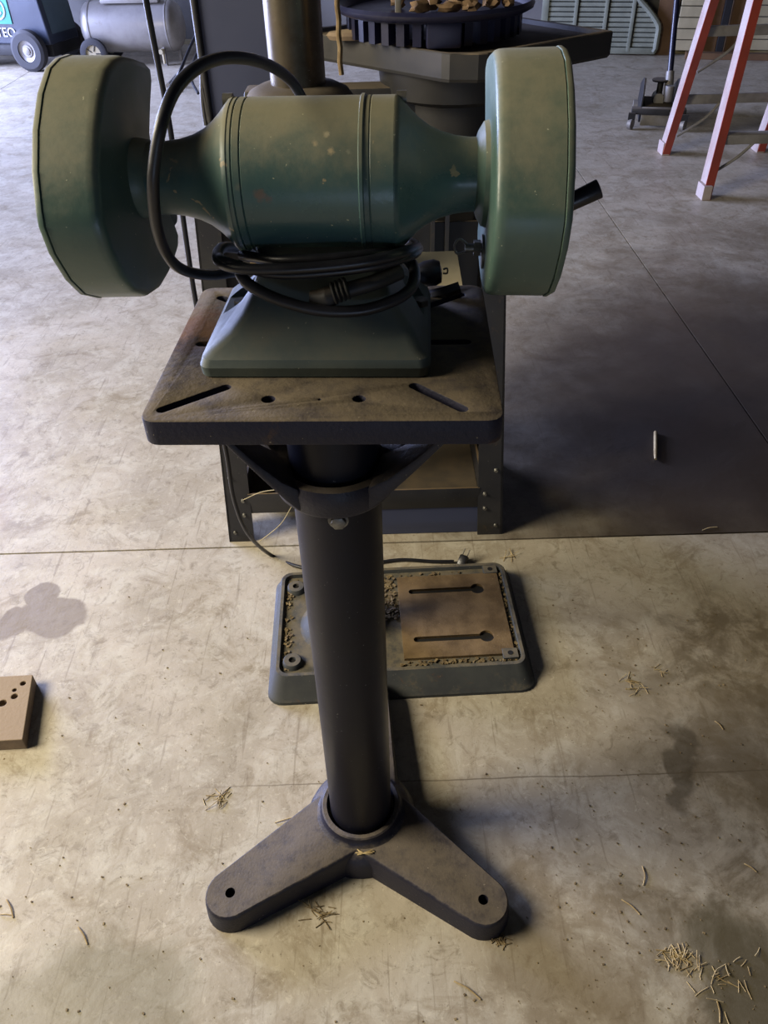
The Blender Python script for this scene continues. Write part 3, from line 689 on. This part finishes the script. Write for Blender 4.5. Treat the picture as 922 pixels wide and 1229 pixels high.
def stalks(name, spots, label, cat, n, spread, ln, kind='stuff', r=0.0008, mat='straw'):
    b = new(); c0 = fl(*spots[0])
    for (sx, sy) in spots:
        c = fl(sx, sy)
        for k in range(n):
            a = random.uniform(0, math.pi * 2); l = random.uniform(.35, 1) * ln
            m = Vector((random.gauss(0, spread), random.gauss(0, spread * .8), 0)) + c - c0
            d = Vector((math.cos(a), math.sin(a), random.uniform(0, .25))) * l / 2; bend = Vector((-math.sin(a), math.cos(a), 0)) * random.uniform(-.05, .05) * l
            z = Vector((0, 0, max(r * 1.2, d.z + r)))
            tube(b, [m - d + z, m + bend + z, m + d + z], r, 4, 3)
    o = finish(name, b, mat); o.location = c0; tag(o, label, cat, kind=kind); return o
random.seed(7)
stalks('hay_tuft', [(812, 1150)], 'largest tuft of tan hay on the floor at lower right', 'hay', 46, 0.011, 0.026)
stalks('hay_tuft', [(860, 1165), (870, 1185)], 'sparse loose hay bits at the lower right corner of the floor', 'hay', 14, 0.028, 0.028)
stalks('hay_tuft', [(755, 812), (762, 828)], 'small straw tuft on the floor right of the drill press base', 'hay', 9, 0.012, 0.03)
stalks('hay_tuft', [(793, 806)], 'tiny straw wisp beside the small tuft right of the drill press base', 'hay', 6, 0.008, 0.02)
stalks('hay_tuft', [(600, 1130), (592, 1122)], 'dirt and straw crumbs under the right foot of the pedestal', 'hay', 26, 0.009, 0.014, mat='debris')
stalks('hay_tuft', [(378, 1092), (392, 1095)], 'brown straw wisp below the left foot of the pedestal', 'hay', 10, 0.012, 0.03, mat='debris')
stalks('hay_tuft', [(262, 962), (268, 955)], 'thin straw wisp on the floor left of the pedestal column', 'hay', 7, 0.012, 0.035)
stalks('hay_tuft', [(610, 668), (606, 690)], 'thin straw wisp at the foot of the stand right leg', 'hay', 5, 0.006, 0.05)
def straw(a, bb, label, bend=0.05):
    A, B = fl(*a), fl(*bb); mid = (A + B) / 2 + Vector((-(B - A).y, (B - A).x, 0)) * bend
    b = new(); tube(b, [Vector((0, 0, .0015)), mid - A + Vector((0, 0, .003)), B - A + Vector((0, 0, .0015))], 0.0012, 5, 4)
    o = finish('straw_stalk', b, 'straw'); o.location = A; tag(o, label, 'straw')
straw((94, 1113), (105, 1134), 'short straw on the floor at lower left, pointing down')
straw((0, 1098), (14, 1099), 'straw crossing at the left edge of the floor', .02)
straw((8, 1080), (16, 1102), 'straw touching the left edge straw on the floor')
straw((746, 1080), (768, 1098), 'slanting straw on the floor above the hay tuft')
straw((771, 1040), (772, 1063), 'thin curved straw on the floor right of the right pedestal foot', .1)
straw((893, 1037), (908, 1047), 'straw near the right edge beside the dark stain')
straw((858, 866), (868, 876), 'short straw on the floor at right, mid height')
straw((860, 1200), (864, 1228), 'long straw at the bottom right corner of the floor')
straw((330, 988), (365, 980), 'brown straw beside the left foot near the hub', .03)
straw((545, 1178), (577, 1200), 'faint straw at the bottom of the floor below the right foot')
straw((843, 637), (861, 633), 'pale straw lying on the slab joint at right')
b = new(); random.seed(21)
for k in range(420):
    x, y = random.uniform(0, 922), random.uniform(690, 1229)
    if random.random() < .45: x = random.uniform(640, 922)
    c = fl(x, y); s = random.choice((.0005, .0007, .0009, .0013))
    m = Matrix.Translation(c + Vector((0, 0, s * .6))) @ Matrix.Rotation(random.uniform(0, 3), 4, 'Z')
    if any(abs((c.x - PX) * math.sin(R(a)) - (c.y - PY) * math.cos(R(a))) < .08 and -.1 < (c.x - PX) * math.cos(R(a)) + (c.y - PY) * math.sin(R(a)) < .32 for a in (-147.2, -39.2, 87)): continue
    if abs(c.x - 0.02) < .32 and 1.05 < c.y < 1.47: continue
    box(b, -s * random.uniform(.8, 2.4), s, -s, s, -s * .6, s * .6, m)
o = finish('floor_grit', b, 'debris', smooth=False); tag(o, 'fine brown grit and chaff scattered over the near concrete', 'grit', kind='stuff')
b = new()
c0 = Vector((-0.062, 0.688, 0.0)); 
for k in range(7):
    a = random.uniform(-.6, .6); d = Vector((math.cos(a), math.sin(a) * .4, random.uniform(-.1, .3))) * random.uniform(.010, .018)
    tube(b, [Vector((0.012, 0.004, .058)) - d, Vector((0.010, 0, .060)), Vector((0.012, 0.002, .058)) + d], .0012, 4, 2)
o = finish('straw_wad', b, 'straw'); o.location = c0; tag(o, 'pale straw wad caught where the two front pedestal feet meet', 'straw')
def strand(pts, label):
    b = new(); A = pts[0]; tube(b, [p - A for p in pts], 0.0012, 5, 4); o = finish('loose_strand', b, 'cream'); o.location = A; tag(o, label, 'strand')
strand([at(292, 600, 1.578), at(312, 591, 1.57), at(330, 588, 1.565)], 'pale thread across the stand left leg')
strand([at(311, 650, 1.56), at(336, 630, 1.56), at(350, 608, 1.56)], 'long pale thread hanging in the opening under the stand')

# ------------------------------------------------------------------ step ladder
ld = thing('step_ladder', 'orange fibreglass step ladder standing at the right', 'ladder', (2.0, 4.62, 0))
TOPZ = 2.35
def rail(xf, yf, xt, yt, name):
    b = new(); o_ = Vector(ld.location); A = Vector((xf, yf, 0)) - o_; B = Vector((xt, yt, TOPZ)) - o_
    w, d = 0.030, 0.085
    sy = 1 if yf > 4.6 else -1
    rs = []
    for P_ in (A, B):
        rs.append([b.verts.new(P_ + Vector((x, y, 0))) for x, y in ((0, -d / 2), (w, -d / 2), (w, d / 2), (0, d / 2))])
    rings(b, rs); r_ = finish(name, b, 'railface', ld, smooth=False)
    b = new(); rs = []
    for P_ in (A, B): rs.append([b.verts.new(P_ + Vector((x, y, 0))) for x, y in ((-0.004, -d / 2 - 0.006), (w + 0.010, -d / 2 - 0.006), (w + 0.010, -d / 2 - 0.0005), (-0.004, -d / 2 - 0.0005))])
    rings(b, rs); finish('rail_flange', b, 'orange', r_, smooth=False)
    b = new(); box(b, A.x - 0.008, A.x + w + 0.008, A.y - d / 2 - 0.008, A.y + d / 2 + .004, 0.0, 0.07); finish('rail_foot', b, 'railface', r_, smooth=False, bevel=0.003)
    return r_
# front side (nearer), back side
fB, tB = fl(843, 240), at(905, 0, 4.39); k = TOPZ / tB.z
xBt = fB.x + (tB.x - fB.x) * k; yBt = fB.y + (4.39 - fB.y) * k
rail(fB.x, fB.y + .04, xBt, yBt + .04, 'rail'); 
XR = 2.50
rail(XR + .02, fB.y + .04, XR - (xBt - fB.x) * .25, yBt + .04, 'rail')
fA, tA_ = fl(793, 184), at(850, 0, 4.82); k = TOPZ / tA_.z
xAt = fA.x + (tA_.x - fA.x) * k; yAt = fA.y + (4.82 - fA.y) * k
fC = fl(905, 180)
rail(fA.x, fA.y, xAt, yAt, 'rail'); rail(fC.x, fA.y, fC.x - (xAt - fA.x), yAt, 'rail')
def lerp(a, b, t): return a + (b - a) * t
def cross(side, z, x1, th=0.028, name='step', dep=0.05):
    t_ = z / TOPZ
    if side == 'B': x0 = lerp(fB.x, xBt, t_); y = lerp(fB.y, yBt, t_) + .04; x1 = XR
    else: x0 = lerp(fA.x, xAt, t_); y = lerp(fA.y, yAt, t_); x1 = lerp(fC.x, fC.x - (xAt - fA.x), t_)
    b = new(); o_ = Vector(ld.location); box(b, x0 - o_.x + .01, x1 - o_.x + .015, y - o_.y - dep / 2, y - o_.y + dep / 2, z - th / 2, z + th / 2)
    finish(name, b, 'alu', ld, bevel=0.003); return x0, y
for z in (0.27, 1.0, 1.5, 2.0):
    x0, y = cross('B', z, None, 0.045, 'step', 0.075)
    b = new(); o_ = Vector(ld.location); tube(b, [Vector((x0 + .03, y - .03, z - 0.15)) - o_, Vector((x0 + 0.12, y - .03, z - 0.09)) - o_, Vector((x0 + 0.19, y - .03, z - 0.02)) - o_], 0.008, 8, 4); finish('brace', b, 'alu', ld)
for z in (0.31, 0.66, 1.1, 1.6):
    x0, y = cross('A', z, None, 0.05, 'crossbar', 0.02)
    b = new(); tube(b, [Vector((x0 + .03, y - .02, z - 0.19)) - o_, Vector((x0 + 0.17, y - .02, z - 0.10)) - o_, Vector((x0 + 0.24, y - .02, z - 0.02)) - o_], 0.009, 8, 4); finish('brace', b, 'alu', ld)
b = new(); box(b, -0.1, 0.45, -0.12, 0.12, TOPZ, TOPZ + 0.05); finish('top_cap', b, 'orange', ld, bevel=0.01)

# ------------------------------------------------------------------ trolley jack
jk = thing('trolley_jack', 'grey trolley jack with tall blue-black handle behind the ladder', 'jack', (1.90, 5.76, 0), R(76))
for s in (-1, 1):
    b = new(); prism(b, [(-0.13, 0.03), (0.30, 0.03), (0.34, 0.08), (0.30, 0.18), (0.05, 0.26), (-0.08, 0.28), (-0.15, 0.20)], s * 0.11 - 0.006, s * 0.11 + 0.006, 'xz'); finish('side_plate', b, 'dark', jk, bevel=0.002)
b = new(); box(b, -0.175, -0.165, -0.105, 0.105, 0.02, 0.13); finish('front_plate', b, 'alu', jk, bevel=0.003)
b = new(); box(b, -0.12, 0.20, -0.09, 0.09, 0.04, 0.12); finish('chassis', b, 'dark', jk, bevel=0.004)
b = new(); cyl(b, (0.0, 0, 0.14), (0.22, 0, 0.12), 0.035); cyl(b, (-0.08, -.05, 0.15), (-0.08, -.05, 0.24), 0.03); cyl(b, (-0.02, -.05, 0.15), (-0.02, -.05, 0.23), 0.022); finish('hydraulic_cylinder', b, 'alu', jk)
b = new(); lathe(b, [(0, .055), (.01, .06), (.014, .055)], (0.08, 0, 0.235), n=20); cyl(b, (0.08, 0, 0.15), (0.08, 0, 0.236), 0.02); finish('saddle', b, 'dark', jk)
b = new(); box(b, -0.20, -0.13, -0.17, 0.17, 0.09, 0.125); finish('rear_axle', b, 'dark', jk, bevel=0.003)
for y in (-0.165, 0.165):
    b = new(); lathe(b, [(-0.014, .028), (-0.012, .034), (.012, .034), (.014, .028)], (-0.20, y, 0.034), (0.5, 1, 0), n=18); w_ = finish('caster_wheel', b, 'alu', jk)
    b = new(); box(b, -0.215, -0.185, y - .022, y + .022, 0.06, 0.10); finish('caster_fork', b, 'dark', jk)
for y in (-0.13, 0.13):
    b = new(); lathe(b, [(-0.015, .04), (.015, .04)], (0.28, y, 0.04), (0, 1, 0), n=20); finish('front_wheel', b, 'alu', jk)
h0 = local(jk, at(803, 104, 5.80)); h1 = local(jk, at(812, 8, 5.98)); hd = (h1 - h0).normalized()
b = new(); cyl(b, h0 - hd * .05, h0 + hd * 0.09, 0.030, 0.026); finish('handle_socket', b, 'alu', jk)
b = new(); cyl(b, h0 + hd * .08, h0 + hd * 1.15, 0.019); finish('handle', b, 'bluehandle', jk)

# ------------------------------------------------------------------ louvred plastic panels and boards at the back wall
def WP(x, y, off=0.12):     # photo point on a plane in front of the wall
    n_ = Vector((wd.y, -wd.x, 0)); p0_ = wc + n_ * off
    d = _f + _r * ((x - 461) / FOC) - _u * ((y - 614.5) / FOC); o_ = Vector((0, 0, CAMH))
    return o_ + d * ((p0_ - o_).dot(n_) / d.dot(n_))
lp = thing('louvred_panel', 'grey-green slatted plastic panel leaning at the back wall', 'panel', WP(720, 62, 0.30) * Vector((1, 1, 0)) if False else (2.05, 8.22, 0), wang)
def LP(x, y): p = local(lp, WP(x, y, 0.28)); return Vector((p.x, 0, max(p.z, 0.02)))
cols = [((652, 28), (684, 30)), ((690, 0), (714, 0)), ((718, 0), (742, 0)), ((748, 0), (786, 0))]
x0 = LP(648, 40).x; x1 = LP(793, 40).x; Wd = x1 - x0
zt = 0.72
def right_edge(z):   # curved right outline
    return x1 - 0.22 * max(0, min(1, (z - 0.22) / 0.22)) ** 1.3 - (0.015 if z < 0.06 else 0)
n = 17
for k in range(n):
    z = 0.07 + k * (zt - 0.07) / n
    b = new(); box(b, x0, right_edge(z) - .01, 0.0, 0.03, z, z + 0.029)
    finish('slat', b, 'mat', lp, smooth=False)
for i, f_ in enumerate((0.0, 0.27, 0.52, 0.74)):
    x = x0 + Wd * f_
    b = new(); box(b, x, x + (0.06 if i in (0,) else 0.032), -0.012, 0.03, 0.03, zt); finish('rib', b, 'mat', lp, bevel=0.004)
    if i: 
        b = new(); box(b, x + .034, x + .044, -0.004, 0.0, 0.03, zt); finish('rib_gap', b, 'black', lp)
b = new(); pts = [Vector((right_edge(z) - .02, 0, z)) for z in [0.03 + i * 0.03 for i in range(24)]]
tube(b, pts, 0.024, 8, 1); finish('edge_bead', b, 'mat', lp)
b = new(); box(b, x0, x1 - 0.02, -0.01, 0.03, 0.012, 0.062); finish('bottom_rail', b, 'mat', lp, bevel=0.005)
b = new(); box(b, x0 + .02, x1 - .22, 0.034, 0.044, 0.02, zt); finish('backing', b, 'black', lp)
def board(xa, xb, top, mat, label, off, name='board', cat='board', th=0.03):
    a, c_ = WP(xa, 62, off), WP(xb, 62, off)
    o = thing(name, label, cat, (a.x, a.y, 0.0), wang)
    b = new(); w = (c_ - a).length
    if mat == 'creamwood':
        for k in range(12): 
            b = new(); box(b, 0, w, 0, th, 0.045 + k * 0.085, 0.045 + k * 0.085 + 0.078); finish('siding_strip', b, mat, o, smooth=False, bevel=0.004)
    else:
        box(b, 0, w, 0, th, 0.0, top); finish('sheet', b, mat, o, smooth=False, bevel=0.003)
    return o
board(782, 806, 1.1, 'brownwood', 'brown plywood sheet between louvred panel and cream boards', 0.20)
board(808, 838, 1.1, 'creamwood', 'cream lapped siding strips stacked at the back wall behind the jack', 0.24, 'siding_stack', 'siding')
board(838, 858, 0.9, 'brownwood', 'tan-brown board on the wall seen between the ladder rails', 0.17)
board(859, 867, 1.1, 'black', 'narrow black board against the wall right of the brown boards', 0.25)
board(868, 884, 1.0, 'brownwood', 'brown board against the wall behind the near ladder rail', 0.20)
board(886, 930, 0.9, 'creamwood', 'cream boards against the wall at the far right edge', 0.16, 'siding_stack', 'siding')
a, c_ = WP(820, 70, .34), WP(960, 66, .34)
b = new(); box(b, 0, 2.2, 0, 0.09, 0, 0.05); o = finish('floor_plank', b, 'brownwood', smooth=False, bevel=0.004); o.location = (a.x, a.y - .05, 0); o.rotation_euler = (0, 0, wang); tag(o, 'brown plank lying on the floor along the back wall at right', 'plank')

# ------------------------------------------------------------------ air compressor and generator at back left
ac = thing('air_compressor', 'silver horizontal tank air compressor with a spoked wheel at the back left', 'compressor', (-2.16, 8.45, 0), R(-4))
b = new(); tr = 0.205; tl = 0.47
prof = [(-tl, 0.02)] + [(-tl + 0.11 * (1 - math.cos(R(a))), tr * math.sin(R(a))) for a in range(12, 91, 13)] + [(tl - 0.11 * (1 - math.cos(R(a))), tr * math.sin(R(a))) for a in range(90, 11, -13)] + [(tl, 0.02)]
lathe(b, prof, (0, 0, 0.30), (1, 0, 0), n=40); finish('tank', b, 'tank', ac, angle=60)
for s in (-1, 1):
    b = new(); lathe(b, [(-0.006, tr + .001), (-0.004, tr + .004), (.004, tr + .004), (.006, tr + .001)], (s * 0.35, 0, 0.30), (1, 0, 0), n=40, caps=False); finish('weld_band', b, 'tank', ac)
b = new(); box(b, -0.22, 0.30, -0.13, 0.13, 0.49, 0.52); finish('motor_platform', b, 'tank', ac, bevel=0.004)
b = new(); cyl(b, (-0.15, 0, 0.63), (0.10, 0, 0.63), 0.10, n=28); finish('motor', b, 'dark', ac)
b = new(); box(b, 0.14, 0.28, -0.07, 0.07, 0.52, 0.75); finish('pump', b, 'dark', ac, bevel=0.01)
for y in (-0.24, 0.24):
    b = new(); lathe(b, [(-0.025, .07), (-0.025, .105), (-.018, .122), (.018, .122), (.025, .105), (.025, .07)], (-0.33, y, 0.122), (0, 1, 0), n=32, caps=False); w_ = finish('wheel', b, 'tyre', ac)
    b = new(); lathe(b, [(-0.012, .02), (-0.012, .078), (.012, .078), (.012, .02)], (-0.33, y, 0.122), (0, 1, 0), n=28); finish('wheel_disc', b, 'cream', w_)
    for k in range(5):
        b = new(); m = Matrix.Translation((-0.33, y, 0.122)) @ Matrix.Rotation(k * 2 * math.pi / 5, 4, 'Y'); box(b, 0.02, 0.07, -0.016, -0.0125, -0.004, 0.004, m); finish('spoke_rib', b, 'dark', w_)
b = new(); cyl(b, (-0.33, -0.24, 0.122), (-0.33, 0.24, 0.122), 0.012); finish('axle', b, 'dark', ac)
for x, y in ((0.28, -0.12), (0.36, 0.12)):
    b = new(); box(b, x - .012, x + .012, y - .02, y + .02, 0.0, 0.16); finish('stand_foot', b, 'tank', ac)
b = new(); cyl(b, (0.28, -0.16, 0.02), (0.28, -0.16, 0.14), 0.012); cyl(b, (0.27, -.2, .12), (.27, -.14, .12), 0.02); finish('drain_valve', b, 'cream', ac)

gn = thing('generator', 'navy wheeled generator with a teal logo at the top left corner', 'generator', (-3.19, 8.62, 0), R(-16))
bm_ = new(); rs = []
for z, dx in ((0.20, 0.0), (0.24, 0.0), (0.90, -0.06), (1.0, -0.08)):
    rs.append([bm_.verts.new((x + (dx if x > 0 else 0), y, z)) for x, y in ((-0.9, -0.30), (0.42, -0.30), (0.42, 0.16), (-0.9, 0.16))])
rings(bm_, rs); finish('housing', bm_, 'navy', gn, smooth=False, bevel=0.012)
b = new(); rs = []
for z, dx in ((0.28, 0.0), (0.88, -0.058)):
    rs.append([b.verts.new((x + dx, y, z)) for x, y in ((0.416, -0.24), (0.424, -0.24), (0.424, 0.13), (0.416, 0.13))])
rings(b, rs); finish('side_panel', b, 'tealgrey', gn)
b = new(); box(b, -0.85, 0.40, -0.26, 0.22, 0.10, 0.20); finish('chassis', b, 'dark', gn, bevel=0.01)
for x, y in ((0.23, -0.37), (0.25, 0.24), (-0.62, -0.37)):
    b = new(); lathe(b, [(-0.045, .085), (-0.045, .14), (-.03, .165), (.03, .165), (.045, .14), (.045, .085)], (x, y, 0.165), (0, 1, 0), n=40, caps=False); w_ = finish('wheel', b, 'tyre', gn, angle=30)
    b = new(); lathe(b, [(-0.032, .03), (-0.032, .045), (-0.022, .055), (-0.034, .085), (0.03, .085)], (x, y, 0.165), (0, 1, 0), n=32); finish('rim', b, 'tank', w_)
    b = new(); lathe(b, [(-0.045, .014), (-0.040, .030), (-0.025, .034)], (x, y, 0.165), (0, 1, 0), n=20); finish('hub_cap', b, 'alu', w_)
lx, lz = 0.005, 0.475
b = new(); box(b, lx - 0.17, lx + 0.075, -0.308, -0.301, lz - 0.115, lz + 0.11); lg = finish('logo_badge', b, 'teal', gn)
b = new()
for r_, a0, a1, zc in ((0.080, -150, 150, 0), (0.045, 30, 330, 0)):
    pts = [(lx - 0.045 + r_ * math.cos(R(a)), -0.309, lz + r_ * math.sin(R(a))) for a in range(a0, a1 + 1, 15)]
    tube(b, pts, 0.0085, 6, 1)
finish('logo_swirl', b, 'white', lg)
cu = bpy.data.curves.new('lettering', 'FONT'); cu.body = 'RTEQ'; cu.size = 0.105; cu.extrude = 0.002; cu.align_x = 'RIGHT'
to = bpy.data.objects.new('t', cu); COL.objects.link(to)
me = bpy.data.meshes.new_from_object(to.evaluated_get(bpy.context.evaluated_depsgraph_get())); bpy.data.objects.remove(to)
me.materials.clear(); me.materials.append(M['white'])
lt = bpy.data.objects.new('lettering', me); COL.objects.link(lt); lt.parent = gn; lt.rotation_euler = (R(90), 0, 0); lt.location = (lx + 0.085, -0.306, lz - 0.215)

hs_ = thing('air_hose', 'black air hose looping on the floor right of the compressor', 'hose', (-1.3, 6.2, 0))
HL = lambda x, y, Y: local(hs_, at(x, y, Y))
b = new(); tube(b, [HL(236, 40, 7.6), HL(226, 62, 7.4), HL(215, 88, 7.2), local(hs_, fl(206, 101, .02)), local(hs_, fl(212, 108, .02))], 0.013, 8); tube(b, [HL(246, 50, 7.4), HL(233, 72, 7.2), HL(230, 95, 6.9), HL(238, 112, 6.7)], 0.011, 8); finish('hose', b, 'rubber', hs_)
b = new(); cyl(b, local(hs_, fl(202, 103, .03)), local(hs_, fl(212, 92, .03)), 0.022, n=10); finish('coupling', b, 'alu', hs_)
